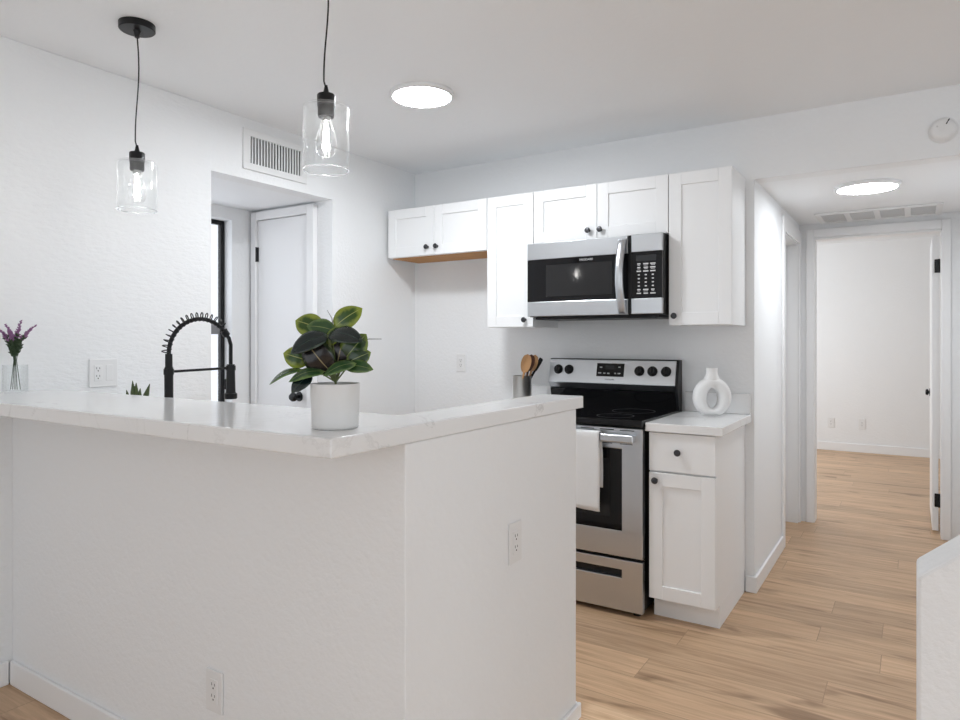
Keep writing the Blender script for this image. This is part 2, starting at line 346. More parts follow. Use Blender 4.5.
MB().box(XH-.109, XH-.075, 4.647, 5.263, .01, 1.973, .002).out('door_slab', 'door', d3)
d2 = thing('door_2', 'white bedroom door swung open and seen on its hinge edge', 'door', (.13, YF+.12, .02), kind='structure')
MB().box(.112, .147, YF+.135, YF+.86, .02, 2.0, .002).out('door_slab', 'door', d2)
for z in (1.795, .225):
    b = MB(); b.box(.125, .150, YF+.127, YF+.135, z-.045, z+.045, .003); b.tube([(.151, YF+.126, z-.046), (.151, YF+.126, z+.046)], .0065, 8); b.out('hinge', 'black', d2)
b = MB(); b.lathe([(0, .030), (.018, .028), (.024, .020), (.022, .012), (.012, .008), (.012, .004), (.028, .004), (.029, 0), (0, 0)], (.112, YF+.80, .905), 'x', 20, -1); b.out('door_knob', 'black', d2, True)
# bedroom
b = MB(); b.box(-3.0, 1.6, YBR, YBR+.1, 0, ZC); struct('wall_bedroom', b, 'wall', 'plain white far wall of the bedroom with two outlets', 'wall')
struct('wall_bedroom_right', MB().box(1.5, 1.6, YF+.115, YBR, 0, ZC), 'wall', 'white right wall of the bedroom', 'wall')
b = MB(); b.box(-2.5, -2.4, YF+.115, 6.4, 0, ZC); b.box(-2.5, -2.4, 8.4, YBR, 0, ZC); b.box(-2.5, -2.4, 6.4, 8.4, 0, .6); b.box(-2.5, -2.4, 6.4, 8.4, 2.2, ZC)
struct('wall_bedroom_left', b, 'wall', 'white left wall of the bedroom with its window opening', 'wall')
struct('ceiling_bedroom', MB().box(-2.5, 1.6, YF+.115, YBR+.1, ZC, ZC+.1), 'ceil', 'white bedroom ceiling', 'ceiling')
def base(name, label, *boxes):
    b = MB()
    for q in boxes: b.box(*q, .004)
    struct(name, b, 'trim', label, 'baseboard')
base('baseboard_bedroom', 'white baseboard along the far bedroom wall', (-2.4, 1.5, YBR-.014, YBR, 0, .097))
base('baseboard_hall', 'white baseboard along the left hall wall', (XH, XH+.014, YB-.001, 4.553, 0, .083), (-.727, XH+.014, YB-.014, YB, 0, .083))
# living-room side, behind the camera
b = MB(); b.box(-3.0, -2.9, -3.4, -3.3, 0, ZC); b.box(1.4, 2.6, -3.4, -3.3, 0, ZC); b.box(-2.9, 1.4, -3.4, -3.3, 2.3, ZC)
struct('wall_rear', b, 'wall', 'white rear wall with a wide glazed opening', 'wall')
b = MB(); b.box(2.5, 2.6, -3.3, -1.4, 0, ZC); b.box(2.5, 2.6, 2.262, YB, 0, ZC); b.box(2.5, 2.6, -1.4, 2.262, 0, .3); b.box(2.5, 2.6, -1.4, 2.262, 2.3, ZC)
struct('wall_right', b, 'wall', 'white right wall with a wide window opening', 'wall')
# sloped guard wall of the stair, bottom right
b = MB(); x0 = .006; x1 = 1.5; zt = .910; sl = .84
b.prism([(x0, 0), (x1, 0), (x1, zt+sl*(x1-x0)), (x0, zt)], 'y', 1.32, 1.435, .006)
struct('wall_stair', b, 'wall', 'low white guard wall with a sloped top at the bottom right', 'wall')

# peninsula half walls
XP = -.975; YP = 1.212; ZBB = 1.062; ZB = 1.103
b = MB(); b.prism([(XW, YP), (XP, YP), (XP, 2.143), (XP-.12, 2.143), (XP-.12, YP+.12), (XW, YP+.12)], 'z', 0, ZBB-.001, .003)
struct('wall_bar', b, 'wall', 'white textured half wall carrying the bar counter', 'wall')
base('baseboard_bar', 'white baseboard around the foot of the bar wall', (XW+.014, XP+.014, YP-.014, YP, 0, .09), (XP, XP+.014, YP, 2.157, 0, .05), (XP-.12, XP, 2.143, 2.157, 0, .05))
base('baseboard_left', 'white baseboard on the left wall in front of the bar', (XW-.004, XW+.012, -3.3, YP-.014, 0, .09))

# ------------------------------------------------------------------ bar counter and the work counters
b = MB()
b.prism([(XW+.001, .971), (-.969, .971), (-.969, 2.191), (-1.128, 2.191), (-1.128, 1.375), (XW+.001, 1.375)], 'z', ZBB, ZB, .0035)
tag(b.out('bar_countertop', 'quartz'), 'white quartz L-shaped bar top capping the half wall', 'countertop')
# sink counter behind the bar (lower, hidden behind it)
sk = thing('sink_cabinet', 'white sink base cabinet hidden behind the bar wall', 'cabinet', (-2.0, 1.64, 0))
b = MB(); b.box(-2.875, -1.11, 1.35, 1.92, .1, .876, .002); b.box(-2.875, -1.11, 1.40, 1.86, 0, .1); b.out('body', 'cab', sk)
for i in range(4): MB().box(-2.87+i*.44, -2.435+i*.44, 1.92, 1.938, .11, .87, .003).out('door', 'cab', sk)
b = MB(); b.box(-2.877, -2.20, 1.348, 1.955, .877, .914, .003); b.box(-1.65, -1.107, 1.348, 1.955, .877, .914, .003); b.box(-2.20, -1.65, 1.348, 1.49, .877, .914, .003); b.box(-2.20, -1.65, 1.86, 1.955, .877, .914, .003)
ct = b.out('sink_countertop', 'quartz'); tag(ct, 'white quartz sink counter behind and below the bar top', 'countertop')
b = MB(); b.box(-2.195, -1.655, 1.495, 1.855, .878, .882); b.out('sink_basin', 'steel_v', ct)

# ------------------------------------------------------------------ cabinets
def shaker(x0, x1, z0, z1, yf, rail=.062, th=.019):
    b = MB(); g = .0015
    x0 += g; x1 -= g; z0 += g; z1 -= g
    b.box(x0, x0+rail, yf, yf+th, z0, z1, .0015, 1); b.box(x1-rail, x1, yf, yf+th, z0, z1, .0015, 1)
    b.box(x0+rail, x1-rail, yf, yf+th, z1-rail, z1, .0015, 1); b.box(x0+rail, x1-rail, yf, yf+th, z0, z0+rail, .0015, 1)
    b.box(x0+rail-.002, x1-rail+.002, yf+.008, yf+th-.001, z0+rail-.002, z1-rail+.002)
    return b
def knob(parent, x, y, z, r=.0155):
    b = MB(); b.lathe([(0, .028), (r*.55, .0278), (r*.9, .026), (r, .022), (r*.85, .017), (.006, .013), (.005, .004), (.009, .002), (.009, 0), (0, 0)], (x, y, z), 'y', 20, -1)
    return b.out('knob', 'pewter', parent, True)
YD = 3.376
UP = 'white shaker wall cabinets'
def wall_cab(name, label, x0, x1, z0, z1, doors, knobs, under='cab'):
    c = thing(name, label, 'cabinet', ((x0+x1)/2, YB-.001, z0), UP)
    MB().box(x0+.0008, x1-.0008, YD+.0195, YB-.002, z0, z1, .001, 1).out('body', 'cab', c)
    if under != 'cab':
        MB().box(x0+.018, x1-.001, YD+.030, YB-.02, z0-.004, z0+.001).out('underside', under, c)['label'] = 'bare orange pine underside'
    for (a, e), (kx, kz) in zip(doors, knobs):
        d = shaker(a, e, z0, z1, YD).out('door', 'cab', c); knob(d, kx, YD, kz)
    return c
wall_cab('wall_cabinet', 'short white two-door wall cabinet in the corner with a bare pine underside', -2.861, -2.107, 1.826, 2.134, [(-2.861, -2.492), (-2.492, -2.107)], [(-2.54, 1.877), (-2.468, 1.877)], 'pine')
wall_cab('wall_cabinet', 'tall narrow white wall cabinet left of the microwave', -2.106, -1.799, 1.372, 2.134, [(-2.106, -1.799)], [(-1.850, 1.413)])
wall_cab('wall_cabinet', 'short white two-door wall cabinet directly above the microwave', -1.798, -1.033, 1.836, 2.134, [(-1.798, -1.416), (-1.416, -1.033)], [(-1.462, 1.885), (-1.394, 1.885)])
wall_cab('wall_cabinet', 'tall white wall cabinet right of the microwave beside the hall', -1.032, -.726, 1.372, 2.134, [(-1.032, -.726)], [(-1.000, 1.419)])

YC = 3.070          # base cabinet front
def base_cab(name, label, x0, x1, kx, kz, dx):
    c = thing(name, label, 'cabinet', ((x0+x1)/2, YB-.001, 0), 'white shaker base cabinets by the range')
    b = MB(); b.box(x0+.001, x1-.001, YC+.0195, YB-.002, .105, .876, .001, 1); b.box(x0+.001, x1-.001, 3.147, YB-.015, 0, .105, .001, 1); b.out('body', 'cab', c)
    b = MB(); b.box(x0+.0015, x1-.0015, YC, YC+.019, .696, .872, .002); d = b.out('drawer_front', 'cab', c); knob(d, dx, YC, .789)
    d = shaker(x0, x1, .105, .690, YC).out('door', 'cab', c); knob(d, kx, YC, kz)
    return c
base_cab('base_cabinet', 'white base cabinet with one drawer and door right of the range', -1.031, -.729, -.997, .653, -.893)
base_cab('base_cabinet', 'white base cabinet under the counter left of the range, behind the bar', -2.106, -1.819, -1.85, .653, -1.96)
b = MB().box(-1.043, -.698, 3.055, YB-.002, .877, .916, .003); tag(b.out('countertop', 'quartz'), 'small white quartz counter holding the ring vase', 'countertop')
b = MB().box(-2.112, -1.817, 3.055, YB-.002, .877, .916, .003); tag(b.out('countertop', 'quartz'), 'white quartz counter holding the utensil canister left of the range', 'countertop')
b = MB().box(-1.036, -.700, YB-.020, YB-.001, .9165, 1.022, .002); tag(b.out('backsplash', 'quartz'), 'low white quartz backsplash strip behind the ring vase', 'backsplash')
b = MB().box(-2.112, -1.822, YB-.020, YB-.001, .9165, 1.022, .002); tag(b.out('backsplash', 'quartz'), 'low white quartz backsplash strip behind the utensil canister', 'backsplash')

# ------------------------------------------------------------------ microwave
YM = 3.30; mx0 = -1.796; mx1 = -1.040
mw = thing('microwave', 'stainless over-the-range microwave with a black window and curved handle', 'microwave', (-1.416, YB-.01, 1.42))
b = MB(); b.box(mx0+.004, mx1, YM+.022, YB-.003, 1.425, 1.832, .003); b.out('body', 'black_plastic', mw)
b = MB(); b.box(mx0+.03, mx1-.03, YM+.04, 3.62, 1.411, 1.426, .003); b.out('vent_base', 'black_plastic', mw)
# door: stainless frame with opening
b = MB(); dx1 = -1.218
b.box(mx0, dx1, YM, YM+.021, 1.738, 1.829, .003); b.box(mx0, dx1, YM, YM+.021, 1.428, 1.508, .003)
dd = b.out('door', 'steel', mw)
MB().box(mx0+.001, dx1-.001, YM+.001, YM+.020, 1.5075, 1.7385, .001).out('door_glass', 'black_gloss', dd)
b = MB(); b.box(-1.68, -1.30, YM-.0002, YM+.002, 1.535, 1.705); b.out('viewing_window', 'lens', dd)
pts = []
for i in range(17):
    t = i/16; z = 1.805-.365*t; y = YM-.010-.045*math.sin(PI*t)
    pts.append((-1.243+.018*math.sin(PI*t)*0, y, z))
pts = [(-1.243, YM+.004, 1.812)] + pts + [(-1.243, YM+.004, 1.433)]
b = MB()
bmx = [bpy.data, None]
n = len(pts)
prof = [(-.021, .0), (-.019, -.009), (-.010, -.014), (.010, -.014), (.019, -.009), (.021, 0), (.015, .006), (-.015, .006)]
prev = None
for p in pts:
    R = [b.bm.verts.new((p[0]+a, p[1]+c, p[2])) for a, c in prof]
    if prev:
        for k in range(8): b.bm.faces.new((prev[k], prev[(k+1) % 8], R[(k+1) % 8], R[k]))
    else: b.bm.faces.new(R[::-1])
    prev = R
b.bm.faces.new(prev); bmesh.ops.recalc_face_normals(b.bm, faces=b.bm.faces)
b.out('handle', 'steel', dd, True, 50)
MB().box(-1.216, -1.200, YM+.006, YM+.02, 1.43, 1.829).out('door_gap', 'black_plastic', mw)
b = MB(); px0 = -1.199; px1 = mx1
cp = MB().box(px0+.001, px1-.001, YM+.001, YM+.02, 1.5085, 1.7425).out('control_panel', 'black_gloss', mw)
for z0, z1 in ((1.742, 1.831), (1.430, 1.509)): MB().box(px0, px1, YM, YM+.022, z0, z1, .003).out('panel_trim', 'steel', cp)
MB().box(px0+.026, px1-.03, YM-.0003, YM+.002, 1.694, 1.724).out('display', 'display', cp)
b = MB(); rr = random.Random(3)
for r in range(9):
    for c in range(3):
        x = px0+.040+c*.036; z = 1.681-r*.0185; w = rr.choice([.008, .011, .013]) if r not in (3, 4, 5, 6) else .005
        b.box(x-w, x+w, YM-.0008, YM+.001, z-.0030, z+.0030)
        if r in (0, 1, 7): b.box(x-w*.8, x+w*.8, YM-.0008, YM+.001, z-.0085, z-.0062)
b.out('keypad', 'print', cp)
text('brand_lettering', 'FRIGIDAIRE', 'print', (-1.445, YM+.0005, 1.722), .015, dd)

# ------------------------------------------------------------------ range
YR = 3.044; rx0 = -1.811; rx1 = -1.051
rg = thing('range', 'stainless electric range with a black glass cooktop under the microwave', 'stove', (-1.431, 3.66, 0))
b = MB(); b.box(rx0+.004, rx1-.001, YR+.035, 3.66, .035, .893, .003); b.box(rx0+.006, rx1-.004, YR+.03, YR+.05, .04, .26)
b.out('body', 'black_plastic', rg)
b = MB(); b.box(rx0-.004, rx1+.004, YR-.012, 3.672, .893, .924, .006, 3); ckt = b.out('cooktop', 'black_gloss', rg)
for (x, y, r) in ((-1.62, 3.19, .11), (-1.24, 3.19, .09), (-1.62, 3.45, .085), (-1.24, 3.45, .11)):
    b = MB().lathe([(r-.0015, .0), (r-.0015, .0008), (r+.0015, .0008), (r+.0015, 0)], (x, y, .9238), 'z', 40)
    b.out('burner_ring', 'pewter', ckt)
# oven door
b = MB(); wx0 = -1.711; wx1 = -1.151; zt0 = .279; zt1 = .884; wz0 = .401; wz1 = .786
b.box(rx0, rx1, YR, YR+.034, wz1, zt1, .004); b.box(rx0, rx1, YR, YR+.034, zt0, wz0, .004); b.box(rx0, wx0, YR, YR+.034, wz0-.006, wz1+.006, .0); b.box(wx1, rx1, YR, YR+.034, wz0-.006, wz1+.006, 0)
od = b.out('oven_door', 'steel', rg)
MB().box(wx0, wx1, YR+.002, YR+.03, wz0, wz1).out('door_glass', 'black_gloss', od)
MB().box(wx0+.06, wx1-.06, YR+.0012, YR+.004, wz0+.06, wz1-.05).out('oven_window', 'lens', od)
for k in range(7):
    x = rx0+.05+k*.100; MB().box(x, x+.07, YR-.0006, YR+.003, .872, .8765).out('vent_slot', 'dark_slot', od)
b = MB(); b.box(rx0+.030, rx1-.030, YR-.048, YR-.028, .820, .858, .008, 3)
for x in (rx0+.045, rx1-.045): b.box(x-.012, x+.012, YR-.032, YR+.004, .826, .852, .003)
b.out('handle', 'steel', od)
for k in range(7):
    x = rx0+.05+k*.100; MB().box(x, x+.062, YR-.0006, YR+.003, .808, .8115).out('vent_slot', 'dark_slot', od)
# storage drawer with recessed pull
b = MB(); sx0 = -1.711; sx1 = -1.151
b.box(rx0, rx1, YR, YR+.03, .218, .265, .003); b.box(rx0, rx1, YR, YR+.03, .026, .180, .003); b.box(rx0, sx0, YR, YR+.03, .177, .221); b.box(sx1, rx1, YR, YR+.03, .177, .221)
sd = b.out('storage_drawer', 'steel', rg)
MB().box(sx0, sx1, YR+.022, YR+.032, .178, .220).out('pull_recess', 'black_plastic', sd)
for x in (rx0+.06, rx1-.045):
    for y in (YR+.055, 3.60): MB().lathe([(0, 0), (.018, 0), (.018, .008), (.008, .012), (.008, .04), (0, .04)], (x, y, 0.0), 'z', 16).out('foot', 'black_plastic', rg)
# backguard
b = MB(); b.prism([(3.585, 1.055), (3.618, 1.187), (3.664, 1.187), (3.664, 1.02), (3.612, 1.020)], 'x', rx0, rx1-.010, .003)
bg = b.out('backguard', 'steel', rg)
b = MB(); b.prism([(3.625, .924), (3.607, 1.0195), (3.664, 1.0195), (3.664, .924)], 'x', rx0+.004, rx1-.010); b.out('backguard_glass', 'black_gloss', rg)
b = MB(); b.prism([(3.613, .924), (3.580, 1.05), (3.614, 1.191), (3.668, 1.191), (3.668, .924)], 'x', rx1-.010, rx1+.004, .002); b.prism([(3.618, 1.187), (3.618, 1.191), (3.668, 1.191), (3.668, 1.187)], 'x', rx0, rx1-.010); b.out('backguard_end_cap', 'black_plastic', rg)
sl = (3.618-3.585)/(1.187-1.055); tl = math.atan(sl)
def byz(z): return 3.585+(z-1.055)*sl
nrm = Vector((0, -math.cos(tl), math.sin(tl)))
def bgbox(x0, x1, z0, z1, off, th):
    p = []; bb = MB()
    pts = [(byz(z0)-off*math.cos(tl), z0), (byz(z1)-off*math.cos(tl), z1), (byz(z1)+th, z1), (byz(z0)+th, z0)]
    return bb.prism(pts, 'x', x0, x1)
for x in (-1.752, -1.684, -1.262, -1.189, -1.114):
    c = Vector((x, byz(1.128), 1.128)); b = MB()
    b.tube([c+nrm*.0, c+nrm*.004, c+nrm*.0041, c+nrm*.020, c+nrm*.023], [.028, .028, .024, .021, .018], 28)
    k = b.out('control_knob', 'black_plastic', rg, True)
    b = MB(); u = Vector((0, math.sin(tl), math.cos(tl)))
    q0 = c+nrm*.0235; b.tube([q0-u*.02, q0+u*.02], .0042, 8); b.out('grip', 'black_plastic', k)
ds = bgbox(-1.512, -1.350, 1.094, 1.167, .0015, .002).out('display_panel', 'black_gloss', bg)
b = MB(); zz = 1.146
bgbox(-1.462, -1.404, 1.134, 1.154, .002, .0005).out('clock_display', 'display', ds)
for (x, z, w) in ((-1.487, 1.145, .007), (-1.378, 1.147, .006), (-1.492, 1.113, .009), (-1.464, 1.112, .006), (-1.440, 1.111, .007), (-1.400, 1.112, .005), (-1.378, 1.112, .008)):
    y = byz(z)-.0022; MB().box(x-w, x+w, y-.0006, y+.001, z-.003, z+.003).out('key_mark', 'print', ds)
text('brand_lettering', 'FRIGIDAIRE', 'pewter', (-1.43, byz(1.077)-.0012, 1.077), .011, bg, (PI/2-tl, 0, 0))

# towel over the oven handle
b = MB(); hy0 = YR-.052; cols = 22; tx0 = -1.54; tx1 = -1.232
pth = []
for i in range(19): pth.append((hy0-.004-.004*(18-i)/18, .500+(.856-.500)*i/18))
for a in range(1, 6): pth.append((YR-.038+.017*math.cos(PI-a*PI/6), .861+.006*math.sin(a*PI/6)))
for i in range(10): pth.append((YR-.0235, .856-(.856-.60)*i/9))
grid = []
for j, (y, z) in enumerate(pth):
    row = []
    for i in range(cols+1):
        t = i/cols; x = tx0+(tx1-tx0)*t
        low = max(0, (.856-z)/.356)
        xo = (.010*math.sin(z*9)*low - .016*low*(t-.5)*-2*.4)
        fold = .0045*math.sin(t*13+z*3)*low if j < 19 else 0
        row.append(b.bm.verts.new((x+xo+(-.012*(1-low) if t > .9 else 0), y - abs(fold) - .003*low, z + (.006*math.sin(t*5) if j == 0 else 0))))
    grid.append(row)
for j in range(len(grid)-1):
    for i in range(cols): b.bm.faces.new((grid[j][i], grid[j][i+1], grid[j+1][i+1], grid[j+1][i]))
tw = b.out('dish_towel', 'towel', None, True, 180); tag(tw, 'white dish towel hanging over the oven door handle', 'towel')
md = tw.modifiers.new('solid', 'SOLIDIFY'); md.thickness = .0035; md.offset = 0

# ------------------------------------------------------------------ things on the work counters
# ring vase
rv = thing('ring_vase', 'white ceramic ring shaped vase with a hole on the right counter', 'vase', (-.850, 3.50, .917))
b = MB(); cx, cy, cz = -.850, 3.50, 1.012; nU = 48; nV = 16; rings = []
fw = Vector((.54, -.84, 0)); rt = Vector((.84, .54, 0))
for i in range(nU):
    a = 2*PI*i/nU; ca, sa = math.cos(a), math.sin(a)
    ri_x, ri_z, off = .0275, .050, -.005
    ro_x, ro_z = .0965, .100
    inn = Vector((ri_x*ca, 0, off+ri_z*sa)); outp = Vector((ro_x*ca, 0, -.0+ro_z*sa))
    if outp.z < -.090: outp.z = -.090
    mid = (inn+outp)/2; hr = (outp-inn).length/2; dr_ = (outp-inn).normalized()
    R = []
    for k in range(nV):
        q = 2*PI*k/nV
        v = mid + dr_*(hr*math.cos(q)) ; dpt = .034*math.sin(q)
        R.append(b.bm.verts.new(Vector((cx, cy, cz)) + rt*v.x + fw*dpt + Vector((0, 0, max(v.z, -.0945)))))
    rings.append(R)
for i in range(nU):
    A = rings[i]; B = rings[(i+1) % nU]
    for k in range(nV): b.bm.faces.new((A[k], A[(k+1) % nV], B[(k+1) % nV], B[k]))
bmesh.ops.recalc_face_normals(b.bm, faces=b.bm.faces)
b.out('ring_body', 'ceramic', rv, True, 80)
b = MB(); b.lathe([(.066, .060), (.052, .078), (.0395, .092), (.0300, .110), (.0265, .126), (.0275, .146), (.0240, .146), (.021, .126), (.018, .09), (0, .088)], (cx, cy, cz), 'z', 32)
for v in b.bm.verts:
    o_ = v.co-Vector((cx, cy, 0)); o_.z = 0; r_ = o_.length
    if r_ > .02:
        a_ = o_.dot(rt); c_ = o_.dot(fw)*min(1, .0285/r_); q_ = rt*a_+fw*c_; v.co.x = cx+q_.x; v.co.y = cy+q_.y
b.out('neck', 'ceramic', rv, True, 60)

# canister with utensils
cn = thing('utensil_canister', 'brushed steel canister holding wooden spoons on the left counter', 'canister', (-1.938, 3.50, .9165))
R0 = .055; H0 = .172
b = MB(); b.lathe([(0, 0), (R0-.002, 0), (R0, .003), (R0, H0-.002), (R0+.001, H0), (R0-.003, H0), (R0-.003, .004), (0, .004)], (-1.938, 3.50, .9165), 'z', 40)
b.out('canister_body', 'steel_v', cn, True, 50)
def utensil(label, base, tip, kind, mat, facing, hw=.03, hl=.075):
    """handle from base to the head; the head is an oval bowl or slotted blade"""
    base = Vector(base); tip = Vector(tip); ax = (tip-base).normalized(); t = thing({'spoon': 'wooden_spoon', 'spatula': 'black_spatula'}[kind], label, kind, base, 'utensils in the steel canister')
    f = Vector(facing); f = (f-ax*f.dot(ax)).normalized(); sd_ = ax.cross(f)
    hb = tip-ax*hl
    b = MB(); b.tube([base, base+(hb-base)*.5, hb+ax*.008], [.006, .0065, .007], 10); b.out('handle', mat, t, True)
    b = MB(); g = []
    NU, NV = 12, 9
    for s_ in (1, -1):
        G = []
        for i in range(NU+1):
            u_ = i/NU; row = []
            if kind == 'spoon': w = hw*math.sqrt(max(0, 1-(2*u_-1)**2))*(1-.15*(1-u_))+.0008
            else: w = hw*(.75+.25*u_)*(1 if .04 < u_ < .97 else .7)
            for j in range(NV):
                q = j/(NV-1)*2-1
                dish = -.010*(1-q*q)*math.sin(PI*u_) if kind == 'spoon' else -.004*math.sin(PI*u_)
                row.append(b.bm.verts.new(hb+ax*(hl*u_)+sd_*(w*q)+f*(dish+s_*.0022*(1-abs(q)**4))))
            G.append(row)
        for i in range(NU):
            for j in range(NV-1):
                fc = (G[i][j], G[i][j+1], G[i+1][j+1], G[i+1][j]); b.bm.faces.new(fc if s_ > 0 else fc[::-1])
        g.append(G)
    for i in range(NU):
        b.bm.faces.new((g[0][i][0], g[0][i+1][0], g[1][i+1][0], g[1][i][0])); b.bm.faces.new((g[0][i+1][-1], g[0][i][-1], g[1][i][-1], g[1][i+1][-1]))
    for j in range(NV-1):
        b.bm.faces.new((g[0][0][j+1], g[0][0][j], g[1][0][j], g[1][0][j+1])); b.bm.faces.new((g[0][-1][j], g[0][-1][j+1], g[1][-1][j+1], g[1][-1][j]))
    b.out('bowl' if kind == 'spoon' else 'blade', mat, t, True)
    return t
utensil('pale wooden spoon standing frontmost in the steel canister', (-1.950, 3.466, .925), (-1.874, 3.452, 1.217), 'spoon', 'spoonwood', (.5, -.85, 0), .031, .115)
utensil('dark wooden spoon just behind the pale spoon in the canister', (-1.945, 3.487, .925), (-1.862, 3.478, 1.215), 'spoon', 'spoondark', (.5, -.85, 0), .028, .105)
utensil('second pale wooden spoon behind the dark one in the canister', (-1.940, 3.508, .925), (-1.852, 3.504, 1.213), 'spoon', 'spoonwood', (.5, -.85, .1), .027, .105)
utensil('black spatula leaning out to the right of the canister', (-1.972, 3.500, .925), (-1.832, 3.540, 1.192), 'spatula', 'black_plastic', (.2, -.8, .3), .014, .085)

# ------------------------------------------------------------------ things on the bar
# potted rubber plant
CF = Vector((-math.sin(YAW), math.cos(YAW), 0)); CR = Vector((math.cos(YAW), math.sin(YAW), 0)); UPV = Vector((0, 0, 1))
PX, PY = -1.086, 1.101
pot = thing('potted_plant', 'potted rubber plant with lime edged leaves on the bar corner', 'plant', (PX, PY, ZB))
b = MB(); b.lathe([(0, 0), (.048, 0), (.0510, .002), (.0520, .006), (.0515, .007), (.0545, .096), (.0548, .099), (.0520, .099), (.0510, .087), (0, .086)], (PX, PY, ZB), 'z', 56)
pt_ = b.out('pot', 'pot', pot, True, 50)
b = MB(); b.lathe([(0, .093), (.02, .0925), (.040, .090), (.0512, .0885)], (PX, PY, ZB), 'z', 40); b.out('soil', 'soil', pot, True)
S = 1.512/F     # metres per photo pixel at the plant's distance
def plant_pt(u, v, dd):
    return Vector((PX, PY, 0)) + CR*((u-335.5)*S) + UPV*(CH-(v-340.1)*S) - CF*dd
def leaf(bu, bv, bd, tu, tv, td, width, k, mat, stem_to=None, arch=.12, fold=.12):
    A = plant_pt(bu, bv, bd); T = plant_pt(tu, tv, td); al = T-A; ln = al.length; al.normalize()
    nrm_ = (-CF*(1-k) + UPV*k); nrm_ = (nrm_-al*nrm_.dot(al)).normalized(); wd = al.cross(nrm_)
    bm = bmesh.new(); uvl = bm.loops.layers.uv.new('UVMap'); NU, NV = 14, 9; G = []; UVS = {}
    for i in range(NU+1):
        t = i/NU; w = width/2*(math.sin(PI*min(1, t**.85))**.62 if 0 < t < 1 else 0)*(1.0 if t < .8 else 1-.5*((t-.8)/.2)**2)
        row = []
        for j in range(NV):
            q = j/(NV-1)*2-1
            h = arch*ln*math.sin(PI*t)*1.0 - arch*ln*.8*t*t + fold*w*abs(q)*1.2 - .22*w*q*q
            vtx = bm.verts.new(wd*(w*q) + al*(ln*t) + nrm_*h); row.append(vtx); UVS[vtx] = (q, t)
        G.append(row)
    for i in range(NU):
        for j in range(NV-1):
            try:
                f = bm.faces.new((G[i][j], G[i][j+1], G[i+1][j+1], G[i+1][j]))
            except ValueError: continue
            f.smooth = True
            for lp in f.loops: lp[uvl].uv = UVS[lp.vert]
    me = bpy.data.meshes.new('leaf'); bm.to_mesh(me); bm.free(); me.materials.append(M[mat])
    o = bpy.data.objects.new('leaf', me); COL.objects.link(o); o.parent = pot; o.location = A-parent_loc(pot)
    so = o.modifiers.new('solid', 'SOLIDIFY'); so.thickness = .0009
    # petiole
    r0 = stem_to or (336, 382, 0)
    Rp = plant_pt(*r0); mid = (A+Rp)/2 + UPV*.008
    b2 = MB(); b2.tube([Rp, mid, A, A+al*ln*.12+nrm_*.001], [.0019, .0016, .0012, .0006], 6); b2.out('leaf_stem', 'stem', pot, True)
leaf(322, 331, -.020, 291, 319, -.030, .056, .22, 'leaf_lime')
leaf(309, 361, -.005, 283, 353, .0, .050, .10, 'leaf_lime')
leaf(304, 369, .015, 272.5, 381, .030, .034, .72, 'leaf_green')
leaf(327, 371, .020, 294, 378, .045, .040, .62, 'leaf_green')
leaf(330, 335, .020, 296, 351, .048, .050, .42, 'leaf_dark')
leaf(332, 372, .005, 307, 340, .022, .068, .02, 'leaf_wine')
leaf(335, 331, -.008, 307, 325, .002, .044, .30, 'leaf_green')
leaf(333, 327, -.015, 360.5, 307, -.02, .050, .15, 'leaf_lime')
leaf(331, 334, .018, 366, 339, .050, .052, .50, 'leaf_dark')
leaf(343, 362, -.005, 366, 334, .0, .060, .05, 'leaf_edge')
leaf(347, 363, .0, 371, 352, .005, .046, .10, 'leaf_edge')
leaf(358, 363, .018, 327, 373, .040, .034, .50, 'leaf_green')
leaf(346, 366, .008, 374.5, 368, .020, .034, .38, 'leaf_green')
leaf(336, 369, -.010, 345, 332, -.004, .066, .02, 'leaf_wine')
leaf(313, 374, .015, 298, 390, .050, .034, .2, 'leaf_dark')
leaf(322, 356, -.02, 327, 333, -.025, .058, .05, 'leaf_green')
leaf(330, 345, .012, 341, 326, .010, .030, .2, 'leaf_edge')
b = MB(); b.tube([plant_pt(333, 333, -.01), plant_pt(331, 318, -.012), plant_pt(326, 310, -.015)], [.0012, .0009, .0005], 6); b.out('twig', 'twig', pot)
b = MB(); b.tube([plant_pt(360, 342, -.01), plant_pt(368, 339, -.012), plant_pt(381, 339, -.015)], [.0012, .0009, .0006], 6); b.out('twig', 'twig', pot)
b = MB(); b.tube([plant_pt(336, 384, 0), plant_pt(335, 360, .004), plant_pt(333, 340, -.002), plant_pt(334, 326, -.012)], [.0026, .0024, .002, .001], 8); b.out('main_stem', 'stem', pot)

